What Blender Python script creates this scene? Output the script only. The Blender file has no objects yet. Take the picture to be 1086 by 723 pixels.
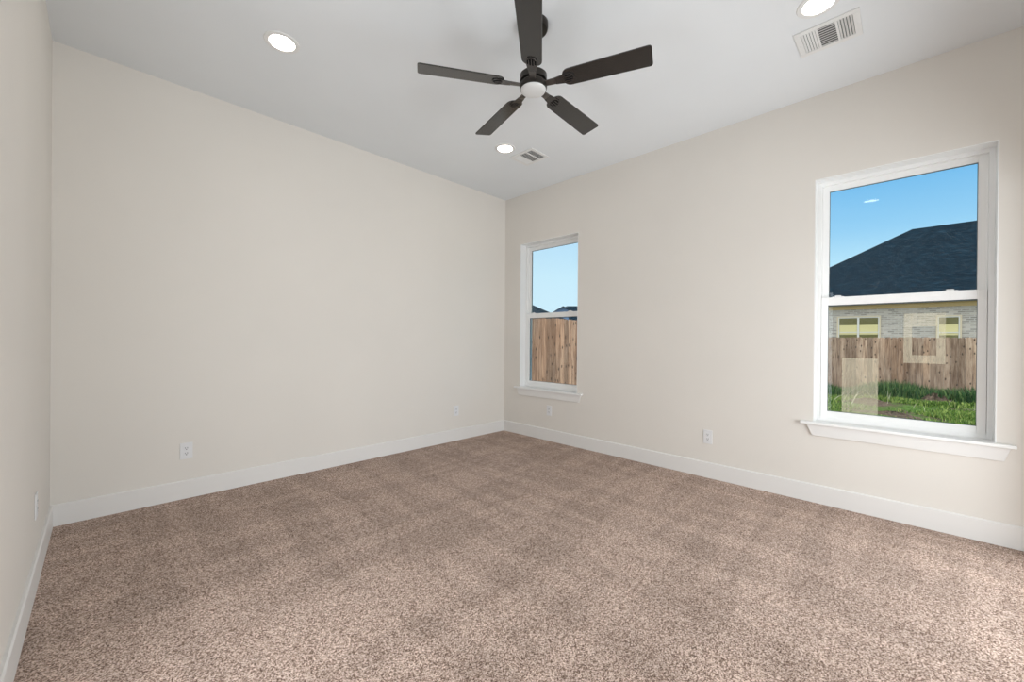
import bpy, bmesh, math, random
from mathutils import Vector, Matrix
random.seed(7)
PI = math.pi
SC = bpy.context.scene
COL = SC.collection

# ---------------------------------------------------------------- camera
F_PX, YAW, PITCH, ROLL = 428.497, 0.7773972, -0.00220785, 0.00819828
CAM = Vector((-3.7614, -3.84012, 1.19704))
fw = Vector((math.cos(YAW)*math.cos(PITCH), math.sin(YAW)*math.cos(PITCH), math.sin(PITCH)))
rt = Vector((math.sin(YAW), -math.cos(YAW), 0))
up = rt.cross(fw)
r2 = rt*math.cos(ROLL) + up*math.sin(ROLL)
u2 = -rt*math.sin(ROLL) + up*math.cos(ROLL)
cd = bpy.data.cameras.new('camera'); cd.sensor_width = 36.0; cd.lens = F_PX/1086*36
cd.clip_start = 0.02; cd.clip_end = 500
cam = bpy.data.objects.new('camera', cd); COL.objects.link(cam)
m = Matrix((r2, u2, -fw)).transposed().to_4x4(); m.translation = CAM
cam.matrix_world = m
SC.camera = cam

# ---------------------------------------------------------------- view, world, sun, large lights
SC.view_settings.view_transform = 'Standard'; SC.view_settings.look = 'None'
SC.view_settings.gamma = 1.0; SC.view_settings.use_curve_mapping = False
SC.view_settings.exposure = 0.0

SUN_AZ, SUN_EL, SUN_E = math.radians(-65), math.radians(45), 4.0
LENS_E = 18.0        # downlight diffuser emission
FILL_HALL_W = 96.0         # added unseen fill light behind the camera, main light of the room
FILL_DOOR_W = 26.0         # added unseen fill light standing in the left wall's doorway
SKY = 1.1
to_sun = Vector((math.cos(SUN_AZ)*math.cos(SUN_EL), math.sin(SUN_AZ)*math.cos(SUN_EL), math.sin(SUN_EL)))

w = bpy.data.worlds.new('sky'); SC.world = w; w.use_nodes = True
nt = w.node_tree; nt.nodes.clear()
N = nt.nodes.new; Lk = nt.links.new
tc = N('ShaderNodeTexCoord')
sep = N('ShaderNodeSeparateXYZ'); Lk(tc.outputs['Generated'], sep.inputs[0])
el = N('ShaderNodeMapRange'); el.inputs[1].default_value = 0.0; el.inputs[2].default_value = 0.55
Lk(sep.outputs['Z'], el.inputs[0])
ramp = N('ShaderNodeValToRGB'); cr = ramp.color_ramp
cr.elements[0].position = 0.0; cr.elements[0].color = (0.66, 0.83, 0.94, 1)
cr.elements[1].position = 1.0; cr.elements[1].color = (0.08, 0.30, 0.62, 1)
e = cr.elements.new(0.28); e.color = (0.48, 0.75, 0.92, 1)
e = cr.elements.new(0.38); e.color = (0.32, 0.62, 0.88, 1)
e = cr.elements.new(0.52); e.color = (0.19, 0.50, 0.82, 1)
Lk(el.outputs[0], ramp.inputs[0])
dot = N('ShaderNodeVectorMath'); dot.operation = 'DOT_PRODUCT'
Lk(tc.outputs['Generated'], dot.inputs[0]); dot.inputs[1].default_value = Vector((.55, .83, .08)).normalized()   # pale haze low in this quarter of the sky
sg = N('ShaderNodeMapRange'); sg.inputs[1].default_value = 0.60; sg.inputs[2].default_value = 1.0; sg.inputs[4].default_value = .6
sg.interpolation_type = 'SMOOTHSTEP'
Lk(dot.outputs['Value'], sg.inputs[0])
glow = N('ShaderNodeMix'); glow.data_type = 'RGBA'
Lk(sg.outputs[0], glow.inputs[0]); Lk(ramp.outputs[0], glow.inputs[6]); glow.inputs[7].default_value = (0.70, 0.87, 0.96, 1)
# unseen white cloud glow added behind the house to brighten the yard's shaded faces
dw = N('ShaderNodeVectorMath'); dw.operation = 'DOT_PRODUCT'
Lk(tc.outputs['Generated'], dw.inputs[0]); dw.inputs[1].default_value = Vector((-1, -.2, .45)).normalized()
cn = N('ShaderNodeTexNoise'); cn.inputs['Scale'].default_value = 3.0; cn.inputs['Detail'].default_value = 4; Lk(tc.outputs['Generated'], cn.inputs[0])
ad = N('ShaderNodeMath'); ad.operation = 'MULTIPLY_ADD'; ad.inputs[1].default_value = .5; Lk(cn.outputs[0], ad.inputs[0]); Lk(dw.outputs['Value'], ad.inputs[2])
cm = N('ShaderNodeMapRange'); cm.inputs[1].default_value = .3; cm.inputs[2].default_value = .75; cm.interpolation_type = 'SMOOTHSTEP'
Lk(ad.outputs[0], cm.inputs[0])
cl = N('ShaderNodeMix'); cl.data_type = 'RGBA'; Lk(cm.outputs[0], cl.inputs[0]); Lk(glow.outputs[2], cl.inputs[6])
cl.inputs[7].default_value = (1.75, 1.72, 1.66, 1)
bg = N('ShaderNodeBackground'); bg.inputs[1].default_value = SKY; Lk(cl.outputs[2], bg.inputs[0])
wo = N('ShaderNodeOutputWorld'); Lk(bg.outputs[0], wo.inputs[0])

sl = bpy.data.lights.new('sun', 'SUN'); sl.energy = SUN_E; sl.angle = math.radians(0.6); sl.color = (1.0, 0.94, 0.82)
so = bpy.data.objects.new('sun', sl); COL.objects.link(so)
so.rotation_euler = (-to_sun).to_track_quat('-Z', 'Y').to_euler(); so.location = (10, 20, 20)

hl = bpy.data.lights.new('added_fill_hall', 'AREA'); hl.shape = 'RECTANGLE'; hl.size = 2.6; hl.size_y = 1.6  # fill light without a visible source, added to brighten walls and ceiling
hl.energy = FILL_HALL_W; hl.color = (.90, .96, 1.0)
ho = bpy.data.objects.new('added_fill_hall', hl); COL.objects.link(ho)
ho.location = (-1.30, -5.35, .98); ho.rotation_euler = Vector((-.18, 1, 0.03)).to_track_quat('-Z', 'Y').to_euler()

dl = bpy.data.lights.new('added_fill_doorway', 'AREA'); dl.shape = 'RECTANGLE'; dl.size = .85; dl.size_y = 1.9  # second added fill, lifts the right wall and its far corner
dl.energy = FILL_DOOR_W; dl.color = (.92, .965, 1.0)
do = bpy.data.objects.new('added_fill_doorway', dl); COL.objects.link(do)
do.location = (-4.03, -2.55, 1.05); do.rotation_euler = Vector((1, 0, 0.05)).to_track_quat('-Z', 'Y').to_euler()

# ---------------------------------------------------------------- helpers
def tag(o, label=None, cat=None, group=None, kind=None):
    if label: o['label'] = label
    if cat: o['category'] = cat
    if group: o['group'] = group
    if kind: o['kind'] = kind
    return o
def empty(name, loc=(0, 0, 0), rz=0.0, parent=None):
    o = bpy.data.objects.new(name, None); COL.objects.link(o); o.empty_display_size = .1
    o.location = loc; o.rotation_euler = (0, 0, rz)
    if parent: o.parent = parent
    return o
class MB:
    def __init__(s): s.bm = bmesh.new()
    def _tf(s, vs, M):
        if M is not None:
            for v in vs: v.co = M @ v.co
    def box(s, lo, hi, M=None):
        x0, y0, z0 = lo; x1, y1, z1 = hi
        v = [s.bm.verts.new(c) for c in ((x0,y0,z0),(x1,y0,z0),(x1,y1,z0),(x0,y1,z0),(x0,y0,z1),(x1,y0,z1),(x1,y1,z1),(x0,y1,z1))]
        for f in ((3,2,1,0),(4,5,6,7),(0,1,5,4),(1,2,6,5),(2,3,7,6),(3,0,4,7)): s.bm.faces.new([v[i] for i in f])
        s._tf(v, M); return s
    def prism(s, pts, a, b, axis=2, M=None):
        """polygon pts (2d) extruded along axis from a to b"""
        def P(p, h):
            return ((h, p[0], p[1]), (p[0], h, p[1]), (p[0], p[1], h))[axis]
        A = [s.bm.verts.new(P(p, a)) for p in pts]; B = [s.bm.verts.new(P(p, b)) for p in pts]
        n = len(pts)
        s.bm.faces.new(A[::-1]); s.bm.faces.new(B)
        for i in range(n): s.bm.faces.new((A[i], A[(i+1) % n], B[(i+1) % n], B[i]))
        s._tf(A+B, M); return s
    def lathe(s, prof, seg=40, M=None):
        """(r,z) profile about z; r=0 ends close"""
        rings = []; allv = []
        for r, z in prof:
            if r < 1e-6: ring = [s.bm.verts.new((0, 0, z))]
            else: ring = [s.bm.verts.new((r*math.cos(2*PI*i/seg), r*math.sin(2*PI*i/seg), z)) for i in range(seg)]
            rings.append(ring); allv += ring
        for a, b in zip(rings, rings[1:]):
            for i in range(seg):
                j = (i+1) % seg
                q = [a[i % len(a)], a[j % len(a)], b[j % len(b)], b[i % len(b)]]
                q2 = []
                for v in q:
                    if v not in q2: q2.append(v)
                if len(q2) > 2: s.bm.faces.new(q2)
        s._tf(allv, M); return s
    def quad(s, *pts):
        s.bm.faces.new([s.bm.verts.new(p) for p in pts]); return s
    def build(s, name, mat, parent=None, bevel=0.0, smooth=False, seg=2):
        bmesh.ops.recalc_face_normals(s.bm, faces=s.bm.faces)
        me = bpy.data.meshes.new(name); s.bm.to_mesh(me); s.bm.free()
        me.materials.append(mat)
        o = bpy.data.objects.new(name, me); COL.objects.link(o)
        if parent: o.parent = parent
        if bevel > 0:
            b = o.modifiers.new('bevel', 'BEVEL'); b.width = bevel; b.segments = seg; b.limit_method = 'ANGLE'; b.angle_limit = math.radians(35)
        if smooth:
            me.polygons.foreach_set('use_smooth', [True]*len(me.polygons))
            try: me.set_sharp_from_angle(angle=math.radians(38))
            except Exception: pass
        return o
def copy_tree(o, parent=None):
    c = o.copy(); COL.objects.link(c)
    if parent: c.parent = parent
    for ch in o.children: copy_tree(ch, c)
    return c

# ---------------------------------------------------------------- materials
class Mat:
    def __init__(s, name, rough=0.5, base=(0.8,0.8,0.8), spec=0.5, metal=0.0):
        s.m = bpy.data.materials.new(name); s.m.use_nodes = True
        s.t = s.m.node_tree; s.p = s.t.nodes['Principled BSDF']
        s.p.inputs['Base Color'].default_value = (*base, 1); s.p.inputs['Roughness'].default_value = rough
        s.p.inputs['Specular IOR Level'].default_value = spec; s.p.inputs['Metallic'].default_value = metal
    def n(s, t, **kw):
        x = s.t.nodes.new('ShaderNode'+t)
        for k, v in kw.items():
            if k in x.inputs: x.inputs[k].default_value = v
            else: setattr(x, k, v)
        return x
    def l(s, a, b): s.t.links.new(a, b)
    def obj(s): return s.n('TexCoord').outputs['Object']
    def noise(s, vec, scale, detail=2, rough=.5):
        x = s.n('TexNoise', Scale=scale, Detail=detail, Roughness=rough); s.l(vec, x.inputs['Vector']); return x.outputs[0]
    def mapping(s, vec, scale=(1,1,1), rot=(0,0,0)):
        x = s.n('Mapping'); x.inputs['Scale'].default_value = scale; x.inputs['Rotation'].default_value = rot; s.l(vec, x.inputs[0]); return x.outputs[0]
    def ramp(s, fac, stops):
        x = s.n('ValToRGB'); c = x.color_ramp
        c.elements[0].position, c.elements[0].color = stops[0][0], (*stops[0][1], 1)
        c.elements[1].position, c.elements[1].color = stops[-1][0], (*stops[-1][1], 1)
        for p, col in stops[1:-1]:
            e = c.elements.new(p); e.color = (*col, 1)
        s.l(fac, x.inputs[0]); return x.outputs[0]
    def mix(s, fac, a, b, mode='MIX'):
        x = s.n('Mix', data_type='RGBA', blend_type=mode)
        for i, v in ((0, fac), (6, a), (7, b)):
            if hasattr(v, 'links'): s.l(v, x.inputs[i])
            else: x.inputs[i].default_value = v if i == 0 else (*v, 1)
        return x.outputs[2]
    def rng(s, v, a, b, c=0.0, d=1.0):
        x = s.n('MapRange'); s.l(v, x.inputs[0])
        for i, k in enumerate((a, b, c, d)): x.inputs[i+1].default_value = k
        return x.outputs[0]
    def bump(s, h, strength, dist):
        x = s.n('Bump'); x.inputs['Strength'].default_value = strength; x.inputs['Distance'].default_value = dist
        s.l(h, x.inputs['Height']); s.l(x.outputs[0], s.p.inputs['Normal'])
    def col(s, c): s.l(c, s.p.inputs['Base Color'])

def paint(name, base, rough=.6, tex=900, strength=.05, spec=.3):
    m = Mat(name, rough, base, spec); v = m.obj()
    m.col(m.mix(m.rng(m.noise(v, 1.3, 3), .3, .7), tuple(c*.985 for c in base), tuple(min(1, c*1.015) for c in base)))
    if strength: m.bump(m.noise(v, tex, 2), strength, .001)
    return m.m
M_WALL = paint('wall_paint', (.768, .732, .682), .75, 260, .12)
M_CEIL = paint('ceiling_paint', (.80, .825, .845), .85, 260, .12)
M_TRIM = paint('trim_paint', (.80, .785, .765), .4, 60, 0, .4)
M_TRIM_SKYLIT = paint('skylit_window_trim', (.88, .88, .87), .4, 60, 0, .4)  # lighter copy of the trim paint, carries sky light on jambs and stools
M_VINYL = paint('white_vinyl', (.89, .89, .88), .35, 60, 0, .5)
M_PLATE = paint('white_plastic', (.78, .78, .79), .35, 60, 0, .5)
M_SLOT = Mat('dark_slot', .8, (.006, .006, .006), .05).m
M_GASKET = Mat('grey_gasket', .6, (.09, .11, .12)).m
M_REG = paint('white_enamel', (.80, .80, .79), .4, 60, 0, .4)
M_DUCT = Mat('duct_dark', .8, (.17, .175, .17)).m
M_BRONZE = Mat('dark_bronze_metal', .28, (.040, .035, .031), .5, .7).m
M_IRON = Mat('dark_cast_metal', .26, (.085, .08, .077), .6, .75).m
M_NICKEL = Mat('pale_worn_metal', .3, (.16, .15, .142), .5, .9).m

def blade_mat():
    m = Mat('black_fan_blade', .24, (.03, .028, .026), .85)
    v = m.mapping(m.obj(), (6, 60, 60))
    m.col(m.ramp(m.noise(v, 2.0, 3), [(.3, (.012, .011, .010)), (.7, (.024, .022, .020))]))
    return m.m
M_BLADE = blade_mat()

def carpet_mat():
    m = Mat('brown_frieze_carpet', .95, (.2,.15,.12), .1); v = m.obj()
    f1 = m.noise(v, 200, 3, .7)
    tuft = m.n('TexVoronoi', Scale=185); m.l(v, tuft.inputs['Vector'])
    tc_ = m.n('SeparateColor'); m.l(tuft.outputs['Color'], tc_.inputs[0])
    tb = m.n('TexVoronoi', Scale=100); m.l(v, tb.inputs['Vector'])
    td = m.n('SeparateColor'); m.l(tb.outputs['Color'], td.inputs[0])
    h = m.n('Math', operation='MULTIPLY_ADD'); m.l(tc_.outputs[0], h.inputs[0]); h.inputs[1].default_value = .21; m.l(f1, h.inputs[2])
    h2 = m.n('Math', operation='MULTIPLY_ADD'); m.l(td.outputs[0], h2.inputs[0]); h2.inputs[1].default_value = .06; m.l(h.outputs[0], h2.inputs[2])
    h = m.n('Math', operation='SUBTRACT'); m.l(h2.outputs[0], h.inputs[0]); h.inputs[1].default_value = .138
    c = m.ramp(h.outputs[0], [(.35, (.095, .054, .039)), (.45, (.315, .222, .176)), (.54, (.60, .457, .383)), (.67, (.86, .72, .64))])
    # nap laid by the vacuum cleaner: overlapping strokes in two directions
    w_ = m.noise(v, 2.2, 2)
    b1 = m.noise(m.mapping(v, (.8, 6.5, 1), (0, 0, .12)), .8, 1)
    b2 = m.noise(m.mapping(v, (6.5, .9, 1), (0, 0, .2)), .8, 1)
    k1 = m.rng(b1, .46, .54, -.5, .5); k2 = m.rng(b2, .46, .54, -.5, .5); k3 = m.rng(w_, .35, .65, -.2, .2)
    a1 = m.n('Math', operation='ADD'); m.l(k1, a1.inputs[0]); m.l(k2, a1.inputs[1])
    k = m.n('Math', operation='ADD'); m.l(a1.outputs[0], k.inputs[0]); m.l(k3, k.inputs[1])
    c = m.mix(1.0, c, m.ramp(m.rng(k.outputs[0], -1.2, 1.2), [(0, (.85, .84, .83)), (1, (1.12, 1.11, 1.10))]), 'MULTIPLY')
    m.col(c); m.bump(f1, .5, .008)
    return m.m
M_CARPET = carpet_mat()

def glass_mat():
    m = Mat('window_glass'); t = m.t
    tr = m.n('BsdfTransparent'); tr.inputs[0].default_value = (.94, .98, .985, 1)
    gl = m.n('BsdfGlossy'); gl.inputs['Roughness'].default_value = 0.0
    fr = m.n('Fresnel'); fr.inputs[0].default_value = 1.28
    mx = m.n('MixShader'); m.l(fr.outputs[0], mx.inputs[0]); m.l(tr.outputs[0], mx.inputs[1]); m.l(gl.outputs[0], mx.inputs[2])
    m.l(mx.outputs[0], t.nodes['Material Output'].inputs[0])
    return m.m
M_GLASS = glass_mat()
def reflection_mat():  # see-through pale tint that paints a reflection onto the glass
    m = Mat('pale_painted_reflection'); t = m.t
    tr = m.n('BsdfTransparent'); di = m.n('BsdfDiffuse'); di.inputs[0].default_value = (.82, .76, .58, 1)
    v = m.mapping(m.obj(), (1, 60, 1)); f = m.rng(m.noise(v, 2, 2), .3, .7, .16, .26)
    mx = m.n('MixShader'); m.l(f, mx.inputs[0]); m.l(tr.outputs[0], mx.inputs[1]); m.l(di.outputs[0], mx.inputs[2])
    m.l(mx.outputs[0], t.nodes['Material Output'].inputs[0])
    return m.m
M_REFLECTION = reflection_mat()
def emit_mat(name, col, e):
    m = Mat(name); em = m.n('Emission'); em.inputs[0].default_value = (*col, 1); em.inputs[1].default_value = e
    m.l(em.outputs[0], m.t.nodes['Material Output'].inputs[0]); return m.m
M_LENS = emit_mat('downlight_lens', (1.0, .91, .80), LENS_E)
M_BOWL = paint('frosted_glass', (.66, .66, .655), .3, 60, 0, .5)

def wood_fence(name, dark, mid, light):
    m = Mat(name, .85, mid, .2); v = m.obj()
    isl = m.n('NewGeometry').outputs['Random Per Island']
    grain = m.noise(m.mapping(v, (9, 9, .8)), 3, 4, .6)
    c = m.ramp(grain, [(.3, dark), (.5, mid), (.72, light)])
    c = m.mix(1.0, c, m.ramp(isl, [(0, (.66, .63, .61)), (.5, (1, 1, 1)), (1, (1.25, 1.21, 1.16))]), 'MULTIPLY')
    sx = m.n('SeparateXYZ'); m.l(v, sx.inputs[0]); cx = m.n('CombineXYZ'); m.l(sx.outputs[0], cx.inputs[0]); m.l(sx.outputs[2], cx.inputs[1])
    vo = m.n('TexVoronoi', voronoi_dimensions='2D', Scale=5.0); m.l(m.mapping(cx.outputs[0], (1.7, .8, 1)), vo.inputs['Vector'])
    kn = m.rng(vo.outputs['Distance'], .09, .17, .9, 0)
    pk = m.n('Math', operation='GREATER_THAN'); sc_ = m.n('SeparateColor'); m.l(vo.outputs['Color'], sc_.inputs[0]); m.l(sc_.outputs[0], pk.inputs[0]); pk.inputs[1].default_value = .55
    km = m.n('Math', operation='MULTIPLY'); m.l(kn, km.inputs[0]); m.l(pk.outputs[0], km.inputs[1]); kn = km.outputs[0]
    c = m.mix(kn, c, tuple(x*.25 for x in dark))
    st = m.rng(m.noise(m.mapping(v, (1, 1, .35)), 1.1, 2), .54, .64, 0, .3)
    c = m.mix(st, c, m.mix(1.0, c, (1.10, .80, .58), 'MULTIPLY'))
    m.col(c); return m.m
M_FENCE_FAR = wood_fence('weathered_cedar', (.20, .13, .098), (.38, .27, .21), (.56, .43, .345))
M_FENCE_NEAR = wood_fence('new_cedar', (.155, .088, .062), (.295, .19, .14), (.44, .305, .235))

def ground_mat():
    m = Mat('lawn_soil', .95, (.1,.1,.05), .1); v = m.obj()
    a = m.noise(v, 1.1, 4); b = m.noise(v, 22, 3)
    soil = m.ramp(b, [(.3, (.045, .032, .024)), (.7, (.14, .10, .075))])
    grass = m.ramp(b, [(.3, (.03, .065, .012)), (.7, (.11, .19, .04))])
    m.col(m.mix(m.rng(a, .44, .56), soil, grass)); m.bump(b, .6, .05); return m.m
M_GROUND = ground_mat()
def soil_mat():
    m = Mat('bare_soil', .95, (.1,.07,.05), .1); b = m.noise(m.obj(), 18, 4)
    m.col(m.ramp(b, [(.3, (.05, .036, .028)), (.7, (.17, .125, .095))])); m.bump(b, .8, .05); return m.m
M_SOIL = soil_mat()
def grass_mat(name, a, b, c):
    m = Mat(name, .6, b, .2); r = m.n('NewGeometry').outputs['Random Per Island']
    m.col(m.ramp(r, [(0, a), (.55, b), (1, c)]))
    m.p.inputs['Transmission Weight'].default_value = 0
    return m.m
M_GRASS = grass_mat('grass_blades', (.035, .09, .018), (.14, .26, .045), (.40, .47, .14))
M_WEED_SHADED = grass_mat('shaded_weed_blades', (.015, .055, .022), (.05, .14, .05), (.19, .27, .09))  # greens darkened to stand in for the fence's shade
M_DRY = grass_mat('dry_stalks', (.45, .44, .30), (.6, .58, .42), (.7, .68, .55))

def brick_mat():
    m = Mat('whitewashed_brick', .9, (.5,.5,.5), .2)
    s = m.n('SeparateXYZ'); m.l(m.obj(), s.inputs[0])
    cb = m.n('CombineXYZ'); m.l(s.outputs[1], cb.inputs[0]); m.l(s.outputs[2], cb.inputs[1])
    br = m.n('TexBrick'); m.l(cb.outputs[0], br.inputs['Vector'])
    for k, v in (('Scale', 1.0), ('Brick Width', .22), ('Row Height', .075), ('Mortar Size', .012), ('Bias', -.1)): br.inputs[k].default_value = v
    br.inputs['Color1'].default_value = (.26, .24, .225, 1); br.inputs['Color2'].default_value = (.62, .575, .53, 1); br.inputs['Mortar'].default_value = (.56, .55, .54, 1)
    n = m.noise(m.obj(), 3.5, 3)
    m.col(m.mix(m.rng(n, .3, .7, .0, .4), br.outputs[0], (.47, .44, .43))); return m.m
M_BRICK = brick_mat()
def shingle_mat():
    m = Mat('charcoal_shingle', .95, (.05,.06,.07), .05); v = m.obj()
    a = m.noise(m.mapping(v, (1, 2.2, 7)), 1.6, 3, .6)
    b = m.noise(v, 12, 2)
    c = m.ramp(a, [(.3, (.003, .010, .019)), (.52, (.006, .019, .033)), (.72, (.018, .045, .072))])
    m.col(m.mix(m.rng(b, .3, .7, 0, .5), c, (.005, .012, .020))); return m.m
M_SHINGLE = shingle_mat()
M_FRIEZE = paint('yellow_frieze', (.62, .47, .25), .7, 60, 0)
M_SOFFIT = paint('grey_gutter', (.66, .67, .69), .5, 60, 0)
M_FASCIA = Mat('dark_fascia', .6, (.06, .07, .08)).m
M_WTRIM = paint('tan_window_trim', (.66, .58, .45), .6, 60, 0)
M_SASH = paint('pale_sash', (.70, .70, .70), .5, 60, 0)
M_BLIND = paint('cream_blind', (.72, .66, .36), .7, 60, 0)
M_HGLASS = Mat('house_glass', .08, (.16, .15, .06), .6).m
M_SIDING = paint('blue_grey_siding', (.11, .19, .34), .7, 60, 0)
M_EXT = paint('shading_eave_stucco', (.5, .47, .43), .85, 60, 0)

# ---------------------------------------------------------------- room shell
L, D, H, T = 3.985, 4.50, 3.05, 0.20
CAS0, CAS1, CASH = -2.75, -0.25, 2.06        # unseen opening added behind the camera to let the fill light in
SILL, HEAD = 0.605, 2.42
WIN = {'window_1': (-4.215, -3.325), 'window_2': (-1.175, -0.280)}

DO0, DO1, DOH = -3.00, -2.10, 2.05      # unseen doorway added in the left wall for the second fill light
tag(MB().box((-L-1.4, -5.9, -.12), (0, T, 0)).build('floor', M_CARPET), kind='structure')
tag(MB().box((-L-1.4, -5.9, H), (T, T, H+.15)).build('ceiling', M_CEIL), kind='structure')
tag(MB().box((-L-T, 0, 0), (T, T, H)).build('wall_back', M_WALL), kind='structure')
b = MB().box((-L-.14, -5.9, 0), (-L, DO0, H)).box((-L-.14, DO1, 0), (-L, 0, H)).box((-L-.14, DO0, DOH), (-L, DO1, H))
tag(b.build('wall_left', M_WALL), kind='structure')
b = MB().box((-L-1.4, -3.6, 0), (-L-1.3, -1.2, H)).box((-L-1.3, -3.6, 0), (-L-.14, -3.5, H)).box((-L-1.3, -1.3, 0), (-L-.14, -1.2, H))
tag(b.build('wall_added_side_room', M_WALL), kind='structure')  # shell added around the doorway fill light
b = MB()
b.box((-L, -D-.14, 0), (CAS0, -D, H)).box((CAS1, -D-.14, 0), (0, -D, H)).box((CAS0, -D-.14, CASH), (CAS1, -D, H))
tag(b.build('wall_front', M_WALL), kind='structure')
b = MB(); ys = [-5.9, WIN['window_1'][0], WIN['window_1'][1], WIN['window_2'][0], WIN['window_2'][1], 0]
for i in range(0, 5, 2): b.box((0, ys[i], 0), (T, ys[i+1], H))
for a, c in WIN.values(): b.box((0, a, 0), (T, c, SILL-.02)); b.box((0, a, HEAD), (T, c, H))
tag(b.build('wall_right', M_WALL), kind='structure')
tag(MB().box((-L-T, -6.05, -.12), (T, -5.9, H+.15)).build('wall_added_hall', M_WALL), kind='structure')  # closes off the space added for the hall fill light
tag(MB().box((T, -7.0, 2.75), (1.15, 1.1, 2.9)).box((T+.02, -7.0, 2.9), (.9, 1.1, 3.2)).build('trim_shading_eave', M_EXT), kind='structure')  # unseen eave, overhang sized to keep direct sun out of the windows

# baseboards: flat board with an eased top edge
BH, BT = 0.136, 0.015
prof = [(0, 0), (BT, 0), (BT, BH-.006), (BT-.006, BH), (0, BH)]
def baseboard(name, mat=M_TRIM): return name
tag(MB().prism([(-p, q) for p, q in prof], -L, 0, 0).build('baseboard_back', M_TRIM), kind='structure')          # along x on y=0
tag(MB().prism([(-p, q) for p, q in prof], -D, -BT, 1).build('baseboard_right', M_TRIM), kind='structure')        # along y on x=0
tag(MB().prism([(-L+p, q) for p, q in prof], -D, DO0-.09, 1).prism([(-L+p, q) for p, q in prof], DO1+.09, -BT, 1).build('baseboard_left', M_TRIM), kind='structure')
b = MB().box((-L, DO0-.09, 0), (-L+.018, DO0, DOH+.09)).box((-L, DO1, 0), (-L+.018, DO1+.09, DOH+.09)).box((-L, DO0, DOH), (-L+.018, DO1, DOH+.09))
tag(b.build('trim_added_doorway', M_TRIM), kind='structure')  # casing of the added doorway
b = MB().prism([(-D+p, q) for p, q in prof], -L+BT, CAS0-.1, 0).prism([(-D+p, q) for p, q in prof], CAS1+.1, -BT, 0)
tag(b.build('baseboard_front', M_TRIM), kind='structure')
b = MB()
b.box((CAS0-.09, -D, 0), (CAS0, -D+.018, CASH+.09)).box((CAS1, -D, 0), (CAS1+.09, -D+.018, CASH+.09)).box((CAS0, -D, CASH), (CAS1, -D+.018, CASH+.09))
tag(b.build('trim_added_opening', M_TRIM), kind='structure')  # casing of the added opening

# ---------------------------------------------------------------- windows
def ring(b, x0, x1, y0, y1, z0, z1, wl, wb=None, wt=None):
    wb = wl if wb is None else wb; wt = wl if wt is None else wt
    b.box((x0, y0, z0), (x1, y0+wl, z1)).box((x0, y1-wl, z0), (x1, y1, z1))
    b.box((x0, y0+wl, z0), (x1, y1-wl, z0+wb)).box((x0, y0+wl, z1-wt), (x1, y1-wl, z1))
def window(name, y0, y1):
    r = empty(name, (0, 0, 0)); tag(r, kind='structure')
    MID = 1.51
    b = MB(); ring(b, .10, .19, y0, y1, SILL, HEAD, .030, .030, .030)
    ring(b, .128, .19, y0+.03, y1-.03, SILL+.03, HEAD-.03, .010, .01, .01)
    b.build('window_frame', M_VINYL, r, .0015)
    b = MB(); ring(b, .0, .099, y0, y1, SILL, HEAD, .006, .0005, .006); b.build('jamb_liner', M_TRIM_SKYLIT, r)
    # upper sash, set behind; lower sash in front
    b = MB(); ring(b, .132, .160, y0+.034, y1-.034, MID-.03, HEAD-.032, .038, .055, .040); b.build('upper_sash', M_VINYL, r, .002)
    b = MB(); ring(b, .103, .130, y0+.032, y1-.032, SILL+.006, MID+.030, .040, .068, .060); b.build('lower_sash', M_VINYL, r, .002)
    b = MB(); ring(b, .141, .149, y0+.071, y1-.071, MID+.020, HEAD-.071, .004, .004, .005)
    ring(b, .111, .121, y0+.071, y1-.071, SILL+.073, MID-.031, .003, .003, .006)
    b.build('glazing_gasket', M_GASKET, r)
    MB().box((.144, y0+.07, MID+.02), (.147, y1-.07, HEAD-.07)).build('pane', M_GLASS, r)
    MB().box((.115, y0+.07, SILL+.07), (.118, y1-.07, MID-.03)).build('pane', M_GLASS, r)
    for yy in (y0+.19, y1-.13):
        b = MB().box((.108, yy-.035, MID+.030), (.126, yy+.035, MID+.034)).prism([(.104, MID+.034), (.124, MID+.034), (.120, MID+.042), (.109, MID+.042)], yy-.018, yy+.018, 1)
        b.build('sash_lock', M_VINYL, r, .001)
    # stool with nosing and horns, apron with splayed ends
    b = MB().box((-.002, y0, SILL-.02), (.10, y1, SILL)); b.box((-.034, y0-.075, SILL-.02), (0, y1+.075, SILL))
    b.build('stool', M_TRIM_SKYLIT, r, .003)
    za, zb = SILL-.02, SILL-.103
    b = MB().prism([(y0-.056, za), (y0-.030, zb), (y1+.003, zb), (y1+.040, za)], -.014, 0, 0)
    b.build('apron', M_TRIM, r, .002)
    return r
w1 = window('window_1', *WIN['window_1'])
w2 = window('window_2', *WIN['window_2'])

# reflections in the big window's lower pane, painted as pale translucent sheets
MB().box((.1136, -3.682, .676), (.1142, -3.482, 1.085)).build('painted_reflection', M_REFLECTION, w1)
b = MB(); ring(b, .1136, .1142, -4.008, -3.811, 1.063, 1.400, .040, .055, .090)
b.build('painted_reflection', M_REFLECTION, w1)

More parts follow.
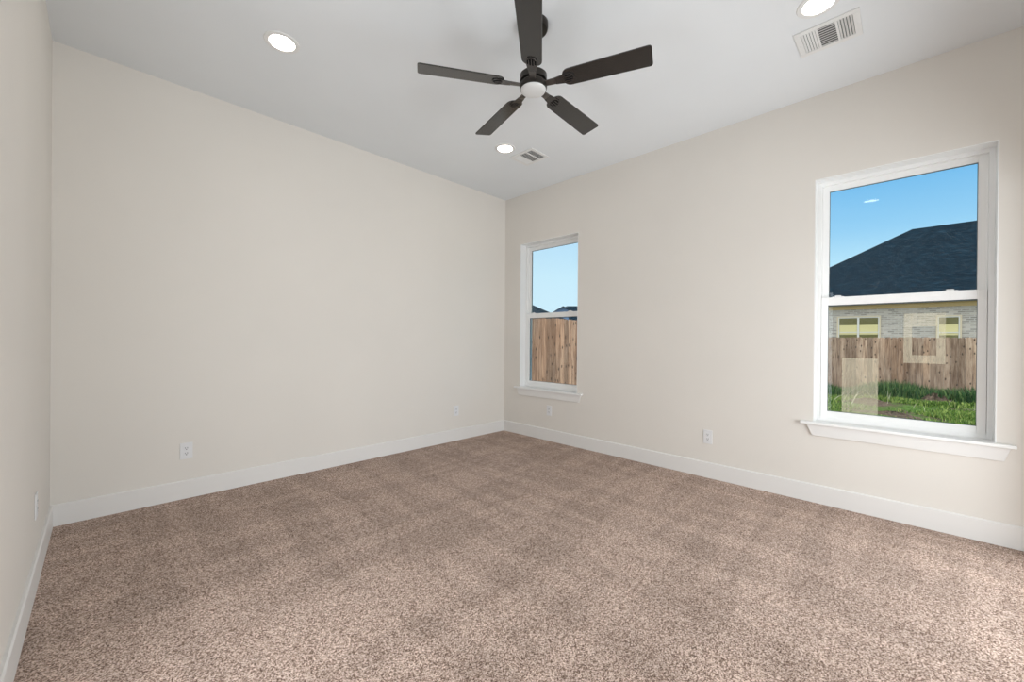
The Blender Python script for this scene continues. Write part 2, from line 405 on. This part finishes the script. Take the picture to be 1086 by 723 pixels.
# ---------------------------------------------------------------- ceiling fan
FZ = 2.679
fan = empty('ceiling_fan', (-1.992, -2.257, H))
tag(fan, 'black five-blade ceiling fan with a small frosted light bowl', 'ceiling fan')
def fz(z): return z - H
MB().lathe([(0, 0), (.084, 0), (.084, -.030), (.078, -.040), (.030, -.044), (0, -.044)], 48).build('canopy', M_BRONZE, fan, 0, True)
MB().lathe([(0, -.04), (.0125, -.04), (.0125, fz(2.77)), (0, fz(2.77))], 20).build('downrod', M_BRONZE, fan, 0, True)
MB().lathe([(.0, fz(2.79)), (.024, fz(2.79)), (.030, fz(2.755)), (.070, fz(2.755)), (.079, fz(2.747)), (.079, fz(2.712)), (.066, fz(2.710)), (.066, fz(2.700)), (0, fz(2.700))], 56).build('motor_housing', M_BRONZE, fan, 0, True)
MB().lathe([(0, fz(2.700)), (.074, fz(2.700)), (.080, fz(2.694)), (.080, fz(2.672)), (.076, fz(2.664)), (.072, fz(2.664)), (0, fz(2.668))], 56).build('light_kit_ring', M_BRONZE, fan, 0, True)
MB().lathe([(.0735, fz(2.668)), (.0735, fz(2.662)), (.070, fz(2.656)), (.056, fz(2.650)), (.034, fz(2.6465)), (0, fz(2.645))], 56).build('light_bowl', M_BOWL, fan, 0, True)

def round_poly(r0, r1, w0, w1, c0, c1, n=7):
    """blade outline along x: root r0 (width w0, corner radius c0) to tip r1 (width w1, corner c1)"""
    pts = []
    def arc(cx, cy, c, a0):
        for i in range(n+1):
            a = a0 + PI/2*i/n; pts.append((cx+c*math.cos(a), cy+c*math.sin(a)))
    arc(r1-c1, w1/2-c1, c1, 0); arc(r0+c0, w0/2-c0, c0, PI/2); arc(r0+c0, -w0/2+c0, c0, PI); arc(r1-c1, -w1/2+c1, c1, 3*PI/2)
    return pts
BL = None
for k in range(5):
    a = math.radians(-68.66 + 72*k)
    if BL is None:
        BL = MB().prism(round_poly(.178, .662, .112, .128, .042, .016), -.0035, .0035).build('blade', M_BLADE, fan, .0012)
        ir = MB()
        ir.prism([(.135, -.022), (.185, -.030), (.222, -.030), (.236, -.024), (.244, -.012), (.246, 0), (.244, .012), (.236, .024), (.222, .030), (.185, .030), (.135, .022)], -.0095, -.0036)
        for yy in (-.014, 0, .014): ir.box((.190, yy-.0030, -.0135), (.240-abs(yy)*.6, yy+.0030, -.0094))
        IR = ir.build('blade_bracket', M_IRON, BL, .001)
        sl_ = MB()
        for yy in (-.007, .007): sl_.box((.188, yy-.0036, -.0105), (.238, yy+.0036, -.0096))
        for yy in (-.0215, .0215): sl_.box((.196, yy-.0036, -.0105), (.226, yy+.0036, -.0096))
        SLT = sl_.build('bracket_slot', M_SLOT, BL)
        ARM = MB().prism([(.060, -.017), (.140, -.021), (.140, .021), (.060, .017)], -.0085, -.002).box((.108, -.013, -.0105), (.136, .013, -.0084)).build('bracket_arm', M_NICKEL, BL, .001)
        o = BL
    else:
        o = copy_tree(BL, fan)
    o.location = (0, 0, fz(FZ+.010))
    o.rotation_euler = (Matrix.Rotation(a, 3, 'Z') @ Matrix.Rotation(-.208, 3, 'X')).to_euler()

# ---------------------------------------------------------------- downlights
def downlight(x, y, label):
    r = empty('recessed_downlight', (x, y, H)); tag(r, label, 'ceiling light', 'recessed downlights')
    MB().lathe([(.070, -.002), (.074, -.006), (.096, -.005), (.100, 0), (.070, 0)], 48).build('trim_ring', M_REG, r, 0, True)
    MB().lathe([(0, -.0045), (.060, -.0045), (.0705, -.0025), (.0705, 0), (0, 0)], 48).build('diffuser', M_LENS, r)
    return r
downlight(-2.975, -1.022, 'round lit recessed downlight near the left wall corner of the ceiling')
downlight(-1.028, -1.035, 'round lit recessed downlight beside the far small air vent')
downlight(-1.015, -3.470, 'round lit recessed downlight beside the large air vent near the big window')
downlight(-2.975, -3.470, 'round lit recessed downlight in the ceiling above the camera, outside the frame')

# ---------------------------------------------------------------- supply air registers
def register(x, y, label):
    r = empty('air_vent', (x, y, H)); tag(r, label, 'vent', 'ceiling supply registers')
    hx, hy = .1325, .152
    banks = [(-.120, -.052), (-.040, .040), (.052, .120)]
    ox = .100
    f = MB()
    f.box((-hx, -hy, -.007), (-ox, hy, 0)).box((ox, -hy, -.007), (hx, hy, 0))
    e_ = [-hy] + [v for q in banks for v in q] + [hy]
    for i in range(0, len(e_), 2): f.box((-ox, e_[i], -.007), (ox, e_[i+1], 0))
    f.build('faceplate', M_REG, r, .002)
    MB().box((-ox, -.12, -.0012), (ox, .12, -.0004)).build('duct_opening', M_DUCT, r)
    for i, (a, c) in enumerate(banks):
        s = MB()
        if i == 1:
            n = 9
            for j in range(n):
                xx = -ox + (j+.5)*2*ox/n
                s.box((-.0085, a, -.0006), (.0085, c, .0006), Matrix.Translation((xx, 0, -.0045)) @ Matrix.Rotation(-.36, 4, 'Y'))
        else:
            n = 5; sg_ = 1 if i == 0 else -1
            for j in range(n):
                yy = a + (j+.5)*(c-a)/n
                s.box((-ox, -.0055, -.0006), (ox, .0055, .0006), Matrix.Translation((0, yy, -.0045)) @ Matrix.Rotation(.5*sg_, 4, 'X'))
        s.build('louver_bank', M_REG, r)
    for yy in (-.137, .137):
        MB().lathe([(0, -.0092), (.003, -.0088), (.0045, -.007), (0, -.007)], 12, Matrix.Translation((0, yy, 0))).build('screw', M_PLATE, r)
    return r
register(-.708, -3.477, 'large white ceiling air vent above the big window')
register(-.735, -1.085, 'white ceiling air vent farther away near the room corner')

# ---------------------------------------------------------------- wall outlets
def outlet(loc, rz, label):
    """duplex outlet; local +y points out of the wall"""
    r = empty('wall_outlet', loc, rz); tag(r, label, 'outlet', 'duplex wall outlets')
    MB().box((-.0375, 0, -.0605), (.0375, .0055, .0605)).build('cover_plate', M_PLATE, r, .0025)
    for zz in (-.0195, .0195):
        f = MB().prism([(-.0165, zz-.010), (-.011, zz-.0145), (.011, zz-.0145), (.0165, zz-.010), (.0165, zz+.010), (.011, zz+.0145), (-.011, zz+.0145), (-.0165, zz+.010)], .005, .0075, 1).build('receptacle', M_PLATE, r, .0006)
        s = MB().box((-.0078, .0072, zz-.001), (-.0050, .0079, zz+.0085)).box((.0050, .0072, zz-.001), (.0078, .0079, zz+.0075))
        s.prism([(.0032*math.cos(t*PI/4), zz-.0075+.0032*math.sin(t*PI/4)) for t in range(8)], .0072, .0079, 1)
        s.build('socket_slot', M_SLOT, f)
    MB().lathe([(0, .0018), (.0022, .0014), (.003, 0), (0, 0)], 12, Matrix.Translation((0, .0055, 0)) @ Matrix.Rotation(-PI/2, 4, 'X')).build('screw', M_PLATE, r)
    return r
outlet((-3.314, 0, .352), PI, 'white outlet low on the left part of the long back wall')
outlet((-.800, 0, .352), PI, 'white outlet on the back wall close to the far corner')
outlet((0, -.773, .358), PI/2, 'white outlet below the small window')
outlet((0, -2.576, .358), PI/2, 'white outlet on the right wall between the two windows')
outlet((-L, -.80, .368), -PI/2, 'white outlet seen edge-on on the left side wall')

# ---------------------------------------------------------------- outdoors
GZ = -0.46
g = MB()
nx, ny = 60, 60
def gh(x, y):
    return GZ + .05*math.sin(x*1.3+.4*y)*math.sin(y*1.1) + .03*math.sin(x*3.1+y*2.3)
import itertools
xs = [0.2 + 19.3*i/nx for i in range(nx+1)]; yy_ = [-12 + 16*j/ny for j in range(ny+1)]
gv = [[g.bm.verts.new((x, y, gh(x, y) if 3 < x < 18 else GZ)) for y in yy_] for x in xs]
for i in range(nx):
    for j in range(ny): g.bm.faces.new((gv[i][j], gv[i+1][j], gv[i+1][j+1], gv[i][j+1]))
gq = g
gq.quad((19.5, -60, GZ), (120, -60, GZ), (120, 120, GZ), (19.5, 120, GZ)).quad((-20, 4, GZ), (19.5, 4, GZ), (19.5, 120, GZ), (-20, 120, GZ)).quad((-20, -60, GZ), (19.5, -60, GZ), (19.5, -12, GZ), (-20, -12, GZ))
tag(g.build('ground', M_GROUND, None, 0, True), kind='structure')

def mound(x, y, rx, ry, h, label):
    o = MB(); n = 12; m_ = 24
    rows = []
    for i in range(n+1):
        t = i/n; row = []
        for j in range(m_):
            a = 2*PI*j/m_; k = 1 + .14*math.sin(3*a+x) + .08*math.sin(7*a+y)
            zz = h*(.5+.5*math.cos(PI*t)) * (1 + .22*math.sin(9*a+6*t))
            row.append(o.bm.verts.new((rx*t*k*math.cos(a), ry*t*k*math.sin(a), zz-.06)))
        rows.append(row)
    for i in range(n):
        for j in range(m_):
            q = (rows[i][j], rows[i+1][j], rows[i+1][(j+1) % m_], rows[i][(j+1) % m_])
            o.bm.faces.new(q)
    bmesh.ops.remove_doubles(o.bm, verts=o.bm.verts, dist=1e-4)
    ob = o.build('dirt_mound', M_SOIL, None, 0, True); ob.location = (x, y, gh(x, y)+.0)
    tag(ob, label, 'mound', 'dirt mounds in the yard'); return ob
mound(12.4, -4.35, .5, .62, .26, 'low dirt mound in the grass nearest the wooden fence')
mound(10.9, -3.05, .45, .75, .16, 'flat dark dirt mound in the middle of the sunny grass')
mound(9.1, -3.55, .5, .9, .12, 'bare dirt mound in the grass nearest the big window')

def blades(name, n, area, hmin, hmax, mat, label, cat, dens=None, lean=.6, wd=.012):
    b_ = MB()
    for _ in range(n):
        for _try in range(6):
            x = random.uniform(area[0], area[1]); y = random.uniform(area[2], area[3])
            if dens is None or random.random() < dens(x, y): break
        else: continue
        h = random.uniform(hmin, hmax) * (1 + .45*math.sin(2.3*y+x)*math.sin(.9*y+1)) ; a = random.uniform(0, 2*PI); w_ = wd*random.uniform(.7, 1.4)
        dx, dy = math.cos(a), math.sin(a); z = gh(x, y)-.01; le = h*random.uniform(.1, lean); c = random.uniform(0, 2*PI)
        tx, ty = math.cos(c)*le, math.sin(c)*le
        v = [b_.bm.verts.new(p) for p in ((x-dx*w_, y-dy*w_, z), (x+dx*w_, y+dy*w_, z), (x+dx*w_*.7+tx*.45, y+dy*w_*.7+ty*.45, z+h*.6), (x-dx*w_*.7+tx*.45, y-dy*w_*.7+ty*.45, z+h*.6), (x+tx, y+ty, z+h))]
        b_.bm.faces.new((v[0], v[1], v[2], v[3])); b_.bm.faces.new((v[3], v[2], v[4]))
    o = b_.build(name, mat); tag(o, label, cat, None, 'stuff'); return o
def patch(x, y):
    v = .5 + .3*math.sin(x*1.9+y*.8) + .3*math.sin(y*2.1-x*.7) + .15*math.sin(5*x+3*y)
    for (mx, my, ra, rb) in ((12.4, -4.35, .55, .7), (10.9, -3.05, .5, .85), (9.1, -3.55, .55, 1.0)):
        if ((x-mx)/ra)**2 + ((y-my)/rb)**2 < 1: return .0
    return max(.05, min(1, (v-.38)*3.5))
blades('lawn_grass', 26000, (7.0, 13.3, -6.2, -1.2), .04, .13, M_GRASS, 'sunlit short green grass in front of the wooden fence', 'grass', patch)
blades('tall_weeds', 9000, (12.3, 13.5, -6.4, -1.0), .12, .44, M_WEED_SHADED, 'tall green weeds, darkened as if shaded, along the foot of the wooden fence', 'weeds', None, .5)
blades('dry_stalks', 24, (10.0, 12.4, -5.4, -2.2), .14, .34, M_DRY, 'pale dry stalks standing in the grass', 'dry grass', None, 1.4, .008)

# fences
def fence(name, length, panel, mat, label, loc, rz, top, pw=.142, h=1.83):
    """runs along local +x, pickets on the local -y face, rails and posts behind"""
    r = empty(name, loc, rz); tag(r, label, 'fence')
    n = int(length/panel)
    for i in range(n):
        b_ = MB(); x = i*panel
        while x < (i+1)*panel-.01:
            t = top + random.uniform(-.008, .008); d = random.uniform(-.002, .002); q = x+.001; e2 = min(x+pw, (i+1)*panel)-.001
            b_.prism([(q, t-h), (e2, t-h), (e2, t-.02), (e2-.02, t), (q+.02, t), (q, t-.02)], -.016+d, 0+d, 1); x += pw
        b_.build('picket_panel', mat, r, .007)
        b_ = MB()
        for zz in (.25, .95, 1.6): b_.box((i*panel, .001, top-h+zz-.045), ((i+1)*panel, .04, top-h+zz+.045))
        b_.build('rail', mat, r)
    for i in range(n+1):
        MB().box((i*panel-.045, .041, top-h-.05), (i*panel+.045, .13, top-.03)).build('post', mat, r)
    return r
fence('wooden_fence', 14.4, 2.4, M_FENCE_FAR, 'weathered brown picket fence across the yard seen through the big window', (13.7, 4.2, 0), -PI/2, 1.375)
fence('wooden_fence', 9.6, 2.4, M_FENCE_NEAR, 'close warm brown picket fence filling the lower pane of the small window', (.6, 1.2, 0), 0, 1.63)

# house behind the yard
def hip_roof(b_, x0, x1, y0, y1, ze, slope, t=.14):
    """hip roof over the rectangle (eaves), ridge along y when deeper in y"""
    if (y1-y0) >= (x1-x0):
        hw = (x1-x0)/2; zr = ze+hw*slope; r0 = ((x0+x1)/2, y0+hw, zr); r1 = ((x0+x1)/2, y1-hw, zr)
    else:
        hw = (y1-y0)/2; zr = ze+hw*slope; r0 = (x0+hw, (y0+y1)/2, zr); r1 = (x1-hw, (y0+y1)/2, zr)
    A = [(x0, y0, ze), (x1, y0, ze), (x1, y1, ze), (x0, y1, ze)]
    V = [b_.bm.verts.new(p) for p in A]; R0 = b_.bm.verts.new(r0); R1 = b_.bm.verts.new(r1)
    if (y1-y0) >= (x1-x0): fs = [(V[0], V[1], R0), (V[1], V[2], R1, R0), (V[2], V[3], R1), (V[3], V[0], R0, R1)]
    else: fs = [(V[0], V[1], R1, R0), (V[1], V[2], R1), (V[2], V[3], R0, R1), (V[3], V[0], R0)]
    for f in fs: b_.bm.faces.new(f)
    b_.bm.faces.new(V[::-1])
    return b_
HX = 19.5
house = empty('neighbor_house', (HX, -9, GZ))
tag(house, 'pale brick house with a big dark shingle roof behind the yard fence', 'house')
def hb(x0, y0, z0, x1, y1, z1): return MB().box((x0-HX, y0+9, z0-GZ), (x1-HX, y1+9, z1-GZ))
HY0, HY1 = -20.0, 1.6
hb(HX, HY0, GZ, HX+11, HY1, 2.80).build('brick_wall', M_BRICK, house)
hip_roof(MB(), -.5, 11.5, HY0+9-.5, HY1+9+.5, 2.98-GZ, .667).build('roof', M_SHINGLE, house)
hb(HX-.52, HY0-.5, 2.86, HX+11.5, HY1+.5, 2.975).build('fascia', M_SOFFIT, house)
hb(HX-.025, HY0, 2.66, HX-.001, HY1, 2.84).build('frieze_board', M_FRIEZE, house)
def house_window(y0, y1, z0, z1, cols):
    b_ = MB(); ring(b_, -.05, -.002, y0+9, y1+9, z0-GZ, z1-GZ, .05); 
    fr = b_.build('window_trim', M_WTRIM, house)
    cw = (y1-y0-.10)/cols
    for c in range(cols):
        a = y0+.05+c*cw; e2 = a+cw
        b_ = MB(); ring(b_, -.035, -.001, a+9, e2+9, z0+.05-GZ, z1-.05-GZ, .035); b_.box((-.035, a+9.03, (z0+z1)/2-.02-GZ), (-.001, e2+8.97, (z0+z1)/2+.02-GZ))
        b_.build('sash', M_SASH, fr)
        MB().box((-.012, a+9.03, z0+.08-GZ), (-.004, e2+8.97, z1-.08-GZ)).build('pane', M_HGLASS, fr)
        MB().box((-.016, a+9.04, (z0+z1)/2-.10-GZ), (-.0125, e2+8.96, (z0+z1)/2+.32-GZ)).build('blind', M_BLIND, fr)
house_window(-2.96, -1.50, .95, 2.37, 2)
house_window(-5.27, -4.58, .95, 2.31, 1)

# two far houses seen over the close fence
def far_house(name, depth, lat, wdt, dep, ze, slope, label, dormer=None):
    p = CAM + Vector((math.cos(YAW), math.sin(YAW), 0))*depth + Vector((math.sin(YAW), -math.cos(YAW), 0))*lat
    r = empty(name, (p.x, p.y, GZ), YAW-PI/2); tag(r, label, 'house')
    MB().box((0.4, .4, 0), (wdt-.4, dep-.4, ze-GZ)).build('wall', M_SIDING, r)
    hip_roof(MB(), 0, wdt, 0, dep, ze-GZ, slope).build('roof', M_SHINGLE, r)
    if dormer:
        x0, x1, zt = dormer
        b_ = MB().prism([(x0+.15, ze-GZ), (x1-.15, ze-GZ), (x1-.15, zt-.45-GZ), ((x0+x1)/2, zt-.08-GZ), (x0+.15, zt-.45-GZ)], .6, 5, 1); b_.build('gable_wall', M_SIDING, r)
        b_ = MB().prism([(x0, zt-.5-GZ), ((x0+x1)/2, zt-GZ), (x1, zt-.5-GZ), ((x0+x1)/2, zt-.12-GZ)], .3, 6, 1); b_.build('gable_roof', M_SHINGLE, r)
    return r
far_house('distant_house', 40, -12.6, 18.3, 12.2, 3.15, .525, 'distant dark hip roof on the left behind the close fence')
far_house('distant_house', 53, .63, 25, 15.2, 2.8, .47, 'distant dark roof with pale blue gable on the right behind the close fence', (5.2, 7.0, 5.75))
